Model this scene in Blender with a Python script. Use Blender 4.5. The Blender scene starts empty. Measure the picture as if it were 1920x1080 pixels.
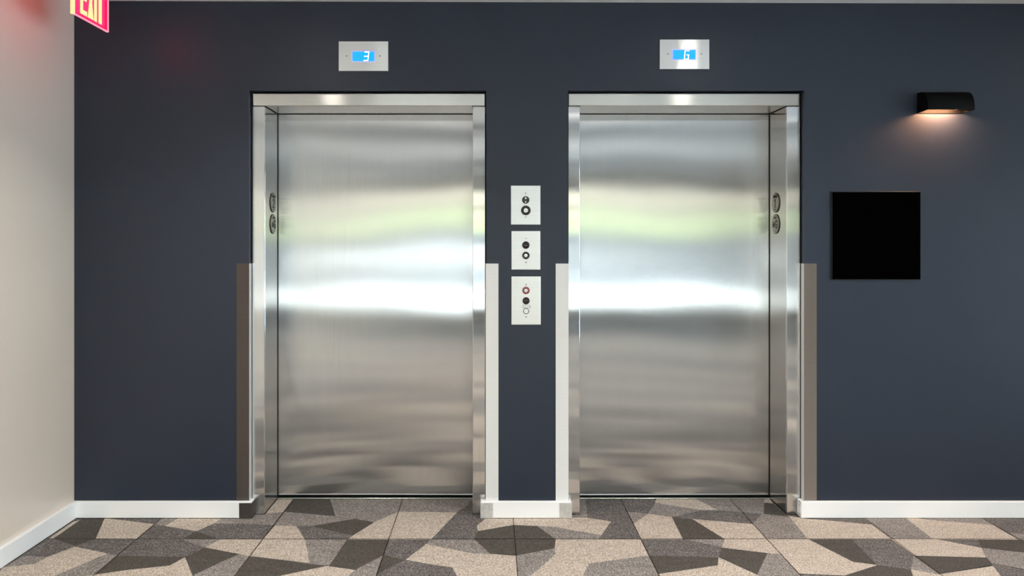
import bpy, bmesh, math, random
from mathutils import Vector, Matrix

random.seed(7)
PI = math.pi
sc = bpy.context.scene
COL = sc.collection

# ------------------------------------------------------------------ camera
F, VX, VY = 1400.0, 922.0, 452.0          # focal length and vanishing point in the 1920x1080 frame
CAMY, CAMZ = -3.9, 1.44
cam_d = bpy.data.cameras.new('camera')
cam = bpy.data.objects.new('camera', cam_d)
COL.objects.link(cam)
cam.location = (0, CAMY, CAMZ)
cam.rotation_euler = (PI / 2, 0, 0)
cam_d.sensor_width = 36.0
cam_d.lens = F / 1920 * 36
cam_d.shift_x = (960 - VX) / 1920
cam_d.shift_y = -(540 - VY) / 1920
cam_d.clip_start = 0.05
sc.camera = cam

def at(px, py, y):
    """x and z of the point on the vertical plane y that shows at pixel (px, py)"""
    s = F / (y - CAMY)
    return (px - VX) / s, CAMZ + (VY - py) / s

def onfloor(px, py):
    s = (py - VY) / CAMZ
    return (px - VX) / s, F / s + CAMY

# ------------------------------------------------------------------ materials
def srgb(r, g, b):
    f = lambda c: (c / 255 / 12.92) if c / 255 <= 0.04045 else ((c / 255 + 0.055) / 1.055) ** 2.4
    return (f(r), f(g), f(b), 1)

def mat(name, col, rough=0.5, metal=0.0, spec=0.5, emit=None, estr=1.0, coat=0.0):
    m = bpy.data.materials.new(name); m.use_nodes = True
    b = m.node_tree.nodes['Principled BSDF']
    b.inputs['Base Color'].default_value = col
    b.inputs['Roughness'].default_value = rough
    b.inputs['Metallic'].default_value = metal
    b.inputs['Specular IOR Level'].default_value = spec
    b.inputs['Coat Weight'].default_value = coat
    if emit:
        b.inputs['Emission Color'].default_value = emit
        b.inputs['Emission Strength'].default_value = estr
    return m

def N(m, kind, **kw):
    n = m.node_tree.nodes.new(kind)
    for k, v in kw.items():
        setattr(n, k, v)
    return n

def L(m, a, b):
    m.node_tree.links.new(a, b)

def bsdf(m):
    return m.node_tree.nodes['Principled BSDF']

def noise(m, scale, detail=2.0, rough=0.5, vec_scale=(1, 1, 1), obj=False):
    g = N(m, 'ShaderNodeNewGeometry'); tc = N(m, 'ShaderNodeTexCoord')
    mp = N(m, 'ShaderNodeMapping'); mp.inputs['Scale'].default_value = vec_scale
    L(m, tc.outputs['Object'] if obj else g.outputs['Position'], mp.inputs['Vector'])
    n = N(m, 'ShaderNodeTexNoise'); n.inputs['Scale'].default_value = scale
    n.inputs['Detail'].default_value = detail; n.inputs['Roughness'].default_value = rough
    L(m, mp.outputs['Vector'], n.inputs['Vector'])
    return n.outputs['Fac']

def ramp(m, fac, stops):
    r = N(m, 'ShaderNodeValToRGB')
    el = r.color_ramp.elements
    el[0].position, el[0].color = stops[0]
    el[1].position, el[1].color = stops[-1]
    for p, c in stops[1:-1]:
        e = el.new(p); e.color = c
    L(m, fac, r.inputs['Fac'])
    return r.outputs['Color']

def bump(m, height, strength, dist=0.01):
    b = N(m, 'ShaderNodeBump'); b.inputs['Strength'].default_value = strength
    b.inputs['Distance'].default_value = dist
    L(m, height, b.inputs['Height'])
    L(m, b.outputs['Normal'], bsdf(m).inputs['Normal'])

def brushed(name, col, rough, grain, aniso=1.0, lo=0.92, fine=False, haze=0.3):
    """brushed stainless steel; grain 'v' = brush lines upright (smears sideways), 'h' = lines level"""
    m = mat(name, col, rough, 1.0)
    b = bsdf(m)
    b.inputs['Anisotropic'].default_value = aniso
    if grain == 'v':
        g = N(m, 'ShaderNodeNewGeometry')
        cr = N(m, 'ShaderNodeVectorMath', operation='CROSS_PRODUCT')
        L(m, g.outputs['True Normal'], cr.inputs[0]); cr.inputs[1].default_value = (0, 0.02, 1)
        L(m, cr.outputs[0], b.inputs['Tangent'])
        vs = (260, 260, 2.5)
    else:
        cx = N(m, 'ShaderNodeCombineXYZ'); cx.inputs[2].default_value = 1; cx.inputs[1].default_value = 0.02
        L(m, cx.outputs[0], b.inputs['Tangent'])
        vs = (2.5, 2.5, 260)
    f = noise(m, 1.0, 3, 0.6, vs)
    d = [c * lo for c in col[:3]] + [1]
    c = ramp(m, f, [(0.3, d), (0.7, col)])
    L(m, c, b.inputs['Base Color'])
    mr = N(m, 'ShaderNodeMapRange'); mr.inputs['To Min'].default_value = rough * 0.9; mr.inputs['To Max'].default_value = rough * 1.12
    L(m, noise(m, 1.3, 3, 0.6), mr.inputs['Value'])
    L(m, mr.outputs['Result'], b.inputs['Roughness'])
    if fine:      # crisp brushed lobe over a soft haze
        g1 = N(m, 'ShaderNodeBsdfAnisotropic', distribution='BECKMANN')
        L(m, c, g1.inputs['Color']); L(m, mr.outputs['Result'], g1.inputs['Roughness'])
        g1.inputs['Anisotropy'].default_value = -0.78
        tl = b.inputs['Tangent'].links[0].from_socket
        L(m, tl, g1.inputs['Tangent'])
        b.inputs['Anisotropic'].default_value = 0.6
        m.node_tree.links.remove(b.inputs['Roughness'].links[0]); b.inputs['Roughness'].default_value = 0.48
        ms = N(m, 'ShaderNodeMixShader'); ms.inputs[0].default_value = haze
        L(m, g1.outputs[0], ms.inputs[1]); L(m, b.outputs[0], ms.inputs[2])
        out = [n for n in m.node_tree.nodes if n.type == 'OUTPUT_MATERIAL'][0]
        L(m, ms.outputs[0], out.inputs['Surface'])
    return m

M = {}
M['steel_door'] = brushed('brushed steel door', (0.69, 0.70, 0.705, 1), 0.18, 'v', 0.95, fine=True, haze=0.25)
M['steel_jamb'] = brushed('brushed steel jamb', (0.74, 0.745, 0.745, 1), 0.13, 'v', 0.95, fine=True, haze=0.22)
M['shaded_return'] = brushed('shaded steel return', (0.60, 0.59, 0.57, 1), 0.12, 'v', 0.95, fine=True, haze=0.18)  # same steel as the jamb, recess shade put into its darker colour
M['steel_head'] = brushed('brushed steel header', (0.74, 0.725, 0.70, 1), 0.24, 'h')
M['steel_plate'] = brushed('brushed steel plate', (0.92, 0.92, 0.91, 1), 0.18, 'h', fine=True, haze=0.5)
bsdf(M['steel_plate']).inputs['Metallic'].default_value = 0.6
M['steel_guard'] = brushed('satin steel guard', (0.93, 0.925, 0.91, 1), 0.36, 'h')
bsdf(M['steel_guard']).inputs['Metallic'].default_value = 0.45
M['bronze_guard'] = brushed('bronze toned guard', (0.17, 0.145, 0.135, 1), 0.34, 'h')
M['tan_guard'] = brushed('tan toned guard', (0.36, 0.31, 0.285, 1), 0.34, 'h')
M['steel_cap'] = mat('steel cap', (0.62, 0.60, 0.57, 1), 0.42, 0.4)
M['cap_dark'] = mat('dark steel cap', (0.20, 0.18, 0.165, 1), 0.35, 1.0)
_c = ramp(M['steel_cap'], noise(M['steel_cap'], 60, 4), [(0.35, (0.58, 0.565, 0.54, 1)), (0.65, (0.70, 0.685, 0.66, 1))])
L(M['steel_cap'], _c, bsdf(M['steel_cap']).inputs['Base Color'])
M['sill'] = mat('aluminium sill', (0.7, 0.7, 0.68, 1), 0.3, 1.0)
M['plate_cast'] = mat('cast plate', (0.34, 0.32, 0.28, 1), 0.4, 1.0)
M['plate_dark'] = mat('dark recess', (0.045, 0.04, 0.033, 1), 0.6, 0.3)
M['gap'] = mat('black gap', (0.006, 0.006, 0.006, 1), 0.9, spec=0.1)
M['black_gloss'] = mat('black plastic', (0.012, 0.011, 0.011, 1), 0.12)
M['black_matte'] = mat('black matte board', (0.0008, 0.0008, 0.0008, 1), 0.9, spec=0.0)
M['black_edge'] = mat('black board edge', (0.004, 0.006, 0.007, 1), 0.5, spec=0.3)
M['lamp_black'] = mat('black lamp metal', (0.0022, 0.0022, 0.0022, 1), 0.55, spec=0.12)
M['bulb'] = mat('warm bulb', (1, 0.8, 0.55, 1), 0.5, emit=(1.0, 0.62, 0.28, 1), estr=14)
M['lcd'] = mat('blue display', (0.0, 0.01, 0.02, 1), 0.35, emit=(0.0, 0.42, 1.0, 1), estr=0.58)
M['lcd_rim'] = mat('violet display rim', (0.02, 0.02, 0.1, 1), 0.3, emit=(0.22, 0.25, 1.0, 1), estr=0.9)
M['digit'] = mat('white digit', (1, 1, 1, 1), 0.3, emit=(1, 1, 1, 1), estr=1.6)
M['btn_white'] = mat('white centre with added glow', (0.85, 0.85, 0.85, 1), 0.3, emit=(1, 1, 1, 1), estr=0.1)  # faint glow put in so centres, contacts and lock read white
M['btn_red'] = mat('dark red ring', (0.20, 0.018, 0.022, 1), 0.3)
M['btn_red_light'] = mat('pale red ring', (0.55, 0.25, 0.25, 1), 0.3)
M['brown_dome'] = mat('brown tinted dome', (0.03, 0.018, 0.02, 1), 0.08)
M['engraved'] = mat('engraved label', (0.32, 0.30, 0.29, 1), 0.6)
M['white_paint'] = mat('white trim paint', (0.93, 0.93, 0.92, 1), 0.35)
bump(M['white_paint'], noise(M['white_paint'], 7, 2, 0.5, (0.4, 0.4, 3)), 0.08)
M['exit_face'] = mat('red exit panel', (0.15, 0.0, 0.01, 1), 0.3, emit=(1.0, 0.004, 0.07, 1), estr=0.8)
M['exit_letter'] = mat('lit exit letter', (0.1, 0.06, 0.02, 1), 0.3, emit=(1.0, 0.43, 0.16, 1), estr=1.0)
M['exit_edge'] = mat('lit acrylic edge', (0.1, 0.05, 0.05, 1), 0.2, emit=(1.0, 0.20, 0.27, 1), estr=0.9)
M['exit_end'] = mat('lit acrylic end', (0.1, 0.07, 0.04, 1), 0.2, emit=(1.0, 0.42, 0.20, 1), estr=1.0)
M['exit_body'] = mat('brushed exit sign body', (0.6, 0.6, 0.6, 1), 0.35, 0.8)

# navy wall paint, satin
m = M['navy'] = mat('navy satin paint', (0.028, 0.034, 0.051, 1), 0.42, spec=0.5)
c = ramp(m, noise(m, 1.1, 3), [(0.3, (0.0150, 0.0215, 0.0380, 1)), (0.7, (0.0180, 0.0260, 0.0440, 1))])
L(m, c, bsdf(m).inputs['Base Color'])
bump(m, noise(m, 420, 2), 0.10, 0.002)
# beige wall paint
m = M['beige'] = mat('beige eggshell paint', (0.78, 0.68, 0.58, 1), 0.30, spec=0.5, coat=0.35)
bsdf(m).inputs['Coat Roughness'].default_value = 0.16
c = ramp(m, noise(m, 1.5, 3), [(0.3, (0.76, 0.66, 0.56, 1)), (0.7, (0.80, 0.70, 0.60, 1))])
L(m, c, bsdf(m).inputs['Base Color'])
bump(m, noise(m, 380, 2), 0.05, 0.001)
m = M['ceiling'] = mat('white ceiling paint', (0.86, 0.86, 0.85, 1), 0.8)
bump(m, noise(m, 300, 2), 0.1, 0.002)

M['soffit'] = mat('light grey soffit paint', (0.52, 0.51, 0.50, 1), 0.8)
# carpet shades
def carpet(name, lo, mid, hi, streak):
    m = mat(name, mid, 0.95, spec=0.1)
    f = noise(m, 1.0, 4, 0.75, (190, 130, 190))
    c = ramp(m, f, [(0.30, lo), (0.5, mid), (0.70, hi)])
    mx = N(m, 'ShaderNodeMix', data_type='RGBA', blend_type='MULTIPLY')
    mx.inputs['Factor'].default_value = 1
    L(m, c, mx.inputs['A'])
    s = noise(m, 1.0, 3, 0.6, (7, 26, 1))
    L(m, ramp(m, s, [(0.3, (1 - streak,) * 3 + (1,)), (0.7, (1 + streak * 0.4,) * 3 + (1,))]), mx.inputs['B'])
    L(m, mx.outputs['Result'], bsdf(m).inputs['Base Color'])
    bump(m, f, 0.5, 0.004)
    return m

M['cB'] = carpet('beige carpet', srgb(118, 102, 88), srgb(193, 178, 163), srgb(246, 234, 220), 0.10)
M['cL'] = carpet('light taupe carpet', srgb(72, 66, 63), srgb(140, 132, 126), srgb(208, 200, 193), 0.14)
M['cM'] = carpet('grey brown carpet', srgb(56, 52, 51), srgb(106, 100, 97), srgb(176, 168, 164), 0.20)
M['cD'] = carpet('dark grey carpet', srgb(60, 56, 52), srgb(86, 81, 75), srgb(114, 108, 101), 0.10)
M['seam'] = mat('carpet seam', srgb(48, 38, 32), 0.95, spec=0.05)

# outdoors
M['patio'] = mat('pale concrete', (0.5, 0.5, 0.48, 1), 0.8)
L(M['patio'], ramp(M['patio'], noise(M['patio'], 0.7, 4), [(0.3, (0.44, 0.43, 0.41, 1)), (0.7, (0.55, 0.54, 0.52, 1))]), bsdf(M['patio']).inputs['Base Color'])
M['road'] = mat('asphalt', (0.22, 0.23, 0.25, 1), 0.9)
L(M['road'], ramp(M['road'], noise(M['road'], 2, 5), [(0.3, (0.09, 0.095, 0.10, 1)), (0.7, (0.15, 0.155, 0.165, 1))]), bsdf(M['road']).inputs['Base Color'])
M['stand_in_white'] = mat('white car stand-in', (0.8, 0.8, 0.78, 1), 0.8)
M['leaf'] = mat('hedge leaves', (0.12, 0.22, 0.035, 1), 0.7)
L(M['leaf'], ramp(M['leaf'], noise(M['leaf'], 6, 4), [(0.3, (0.15, 0.17, 0.075, 1)), (0.7, (0.27, 0.29, 0.16, 1))]), bsdf(M['leaf']).inputs['Base Color'])
M['grey_wall'] = mat('blue grey wall', (0.105, 0.112, 0.12, 1), 0.85)
M['mat_dark'] = mat('dark matting', (0.02, 0.02, 0.022, 1), 0.95)
M['rail'] = mat('light aluminium rail', (0.20, 0.20, 0.20, 1), 0.5)
M['blue_bounce'] = mat('blue tinted bounce paving', (0.60, 0.72, 0.86, 1), 0.8)  # blue chosen to tint the light coming in from the right
M['stucco'] = mat('beige stucco', (0.33, 0.275, 0.205, 1), 0.85)
M['bglass'] = mat('dark window', (0.05, 0.06, 0.07, 1), 0.1)
M['frame_dark'] = mat('bronze window frame', (0.035, 0.032, 0.03, 1), 0.4)

m = M['glass'] = bpy.data.materials.new('window glass'); m.use_nodes = True
m.node_tree.nodes.clear()
o_ = N(m, 'ShaderNodeOutputMaterial'); mx_ = N(m, 'ShaderNodeMixShader'); tr_ = N(m, 'ShaderNodeBsdfTransparent')
gl_ = N(m, 'ShaderNodeBsdfGlossy'); gl_.inputs['Roughness'].default_value = 0.02
tr_.inputs[0].default_value = (0.93, 0.96, 0.94, 1)
fr_ = N(m, 'ShaderNodeFresnel'); fr_.inputs['IOR'].default_value = 1.45
L(m, fr_.outputs[0], mx_.inputs[0]); L(m, tr_.outputs[0], mx_.inputs[1]); L(m, gl_.outputs[0], mx_.inputs[2]); L(m, mx_.outputs[0], o_.inputs[0])

# ------------------------------------------------------------------ mesh helpers
def box(bm, x0, x1, y0, y1, z0, z1, bev=0.0, seg=1, mi=0):
    vs = [bm.verts.new(p) for p in ((x0, y0, z0), (x1, y0, z0), (x1, y1, z0), (x0, y1, z0),
                                     (x0, y0, z1), (x1, y0, z1), (x1, y1, z1), (x0, y1, z1))]
    fs = [bm.faces.new([vs[i] for i in f]) for f in ((3, 2, 1, 0), (4, 5, 6, 7), (0, 1, 5, 4), (1, 2, 6, 5), (2, 3, 7, 6), (3, 0, 4, 7))]
    for f in fs:
        f.material_index = mi
    if bev > 0:
        es = {e for f in fs for e in f.edges}
        bmesh.ops.bevel(bm, geom=list(es), offset=bev, segments=seg, affect='EDGES', profile=0.5)
    return bm

def bx(*a, **k):
    return box(bmesh.new(), *a, **k)

def disc(bm, cx, cz, r, y0, y1, n=28, dome=0.0, r_in=0.0):
    """round button facing -y: back ring at y1, front at y0 (y0 < y1), optionally domed or a ring"""
    P = lambda rr, y: [bm.verts.new((cx + rr * math.cos(2 * PI * i / n), y, cz + rr * math.sin(2 * PI * i / n))) for i in range(n)]
    rings = [P(r, y1), P(r, y0 + (y1 - y0) * 0.25), P(r * 0.93, y0)]
    if r_in > 0:
        rings += [P(r_in * 1.06, y0), P(r_in, y0 + (y1 - y0) * 0.25), P(r_in, y1)]
    elif dome > 0:
        for k in range(1, 5):
            a = k / 5 * PI / 2
            rings.append(P(r * 0.93 * math.cos(a), y0 - dome * math.sin(a)))
    for a, b in zip(rings, rings[1:]):
        for i in range(n):
            f = bm.faces.new((a[i], a[(i + 1) % n], b[(i + 1) % n], b[i])); f.smooth = True
    if r_in == 0:
        if dome > 0:
            c = bm.verts.new((cx, y0 - dome, cz))
            for i in range(n):
                f = bm.faces.new((rings[-1][i], rings[-1][(i + 1) % n], c)); f.smooth = True
        else:
            bm.faces.new(rings[-1])
    return bm

def prism(bm, pts, y0, y1):
    """outline in (x, z) extruded from y0 to y1"""
    a = [bm.verts.new((x, y0, z)) for x, z in pts]
    b = [bm.verts.new((x, y1, z)) for x, z in pts]
    bm.faces.new(a); bm.faces.new(list(reversed(b)))
    n = len(pts)
    for i in range(n):
        bm.faces.new((a[i], b[i], b[(i + 1) % n], a[(i + 1) % n]))
    return bm

def obj(name, bm, m, parent=None, smooth=False):
    me = bpy.data.meshes.new(name)
    bmesh.ops.recalc_face_normals(bm, faces=bm.faces)
    if smooth:
        for f in bm.faces: f.smooth = True
    bm.to_mesh(me); bm.free()
    for q in (m if isinstance(m, (list, tuple)) else [m]):
        me.materials.append(q)
    o = bpy.data.objects.new(name, me); COL.objects.link(o)
    if parent is not None:
        o.parent = parent
        q = parent; off = Vector((0, 0, 0))
        while q is not None:
            off += q.location; q = q.parent
        me.transform(Matrix.Translation(-off))
    return o

def tag(o, label, cat, group=None):
    o['label'] = label; o['category'] = cat
    if group: o['group'] = group
    return o

def thing(name, label, cat, loc, group=None):
    o = bpy.data.objects.new(name, None); COL.objects.link(o)
    o.location = loc; o.empty_display_size = 0.05
    return tag(o, label, cat, group)

def struct(name, bm, m, label=None, parent=None):
    o = obj(name, bm, m, parent)
    if parent is None:
        o['kind'] = 'structure'
        if label: o['label'] = label
    return o

# ------------------------------------------------------------------ room shell
XL, XR, YB = -2.181, 4.6, -9.5            # left wall, right wall, window wall behind the camera
zc = lambda x: 2.6882 - 0.0031 * x        # ceiling runs very slightly down to the right
Z1 = 2.227                                # top of the lift openings
LO = (-1.267, -0.029)                     # left opening
RO = (0.398, 1.631)                       # right opening

bm = bmesh.new()
prism(bm, [(XL, 0), (LO[0], 0), (LO[0], Z1), (LO[1], Z1), (LO[1], 0), (RO[0], 0), (RO[0], Z1), (RO[1], Z1), (RO[1], 0),
           (XR, 0), (XR, zc(XR)), (XL, zc(XL))], 0.0, 0.36)
struct('wall_back', bm, M['navy'], 'dark navy painted wall around the two elevators')

bm = bmesh.new()
box(bm, XL - 0.2, XL, YB - 0.2, 0.6, 0, 2.695)
struct('wall_left', bm, M['beige'], 'beige painted wall on the left')

bm = bmesh.new()   # ceiling slab, tilted a hair
pts = [(XL - 0.3, zc(XL - 0.3)), (XR + 0.3, zc(XR + 0.3)), (XR + 0.3, 3.0), (XL - 0.3, 3.0)]
prism(bm, pts, YB - 0.3, 0.75)
ceil = struct('ceiling', bm, M['ceiling'], 'white ceiling')

bm = bmesh.new(); zz = zc(XR) + .001
box(bm, XL + .001, XR - .001, -4.55, -3.95, zz - .05, zz); struct('trim_1', bm, M['soffit'], 'shallow grey ceiling beam')
bm = bmesh.new(); box(bm, XL + .001, XR - .001, -9.49, -7.6, zz - .09, zz); struct('trim_2', bm, M['soffit'], 'shallow grey soffit by the windows')

bm = bmesh.new()   # closed shaft behind the doors
box(bm, XL, XR, 0.55, 0.60, 0, 2.6)
struct('wall_shaft', bm, M['gap'], 'dark elevator shaft wall behind the doors')

# ---- floor: carpet tiles 0.6095 m with angular patches
TX0, T, TY0 = 0.112, 0.6095, -0.287
MI = {'B': 0, 'L': 1, 'M': 2, 'D': 3}
bm = bmesh.new()
def poly(pts, z, mi):
    vs = [bm.verts.new((x, y, z)) for x, y in pts]
    try:
        f = bm.faces.new(vs)
    except ValueError:
        return
    f.material_index = mi
    f.normal_update()
    if f.normal.z < 0: f.normal_flip()

def split(pts, p, n):
    A, B = [], []
    for i in range(len(pts)):
        a, b = pts[i], pts[(i + 1) % len(pts)]
        da = (a[0] - p[0]) * n[0] + (a[1] - p[1]) * n[1]
        db = (b[0] - p[0]) * n[0] + (b[1] - p[1]) * n[1]
        (A if da >= 0 else B).append(a)
        if da * db < 0:
            t = da / (da - db); q = (a[0] + (b[0] - a[0]) * t, a[1] + (b[1] - a[1]) * t)
            A.append(q); B.append(q)
    return [q for q in (A, B) if len(q) > 2]

i0, i1 = math.floor((XL - TX0) / T), math.ceil((XR - TX0) / T)
j0, j1 = math.floor((YB - TY0) / T), math.ceil((0.5 - TY0) / T)
for i in range(i0, i1):
    for j in range(j0, j1):
        xa, xb = max(XL, TX0 + i * T), min(XR, TX0 + (i + 1) * T)
        ya, yb = max(YB, TY0 + j * T), min(0.5, TY0 + (j + 1) * T)
        cells = [[(xa, ya), (xb, ya), (xb, yb), (xa, yb)]]
        for k in range(3):
            a = random.uniform(0, PI)
            p = (random.uniform(xa + .15 * T, xb - .15 * T), random.uniform(ya + .15 * T, yb - .15 * T))
            cells = [q for c_ in cells for q in (split(c_, p, (math.cos(a), math.sin(a))) if (k < 1 or random.random() < .7) else [c_])]
        for c_ in cells:
            poly(c_, -0.0045, random.choice((0, 1, 1, 2, 2, 3)))

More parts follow.
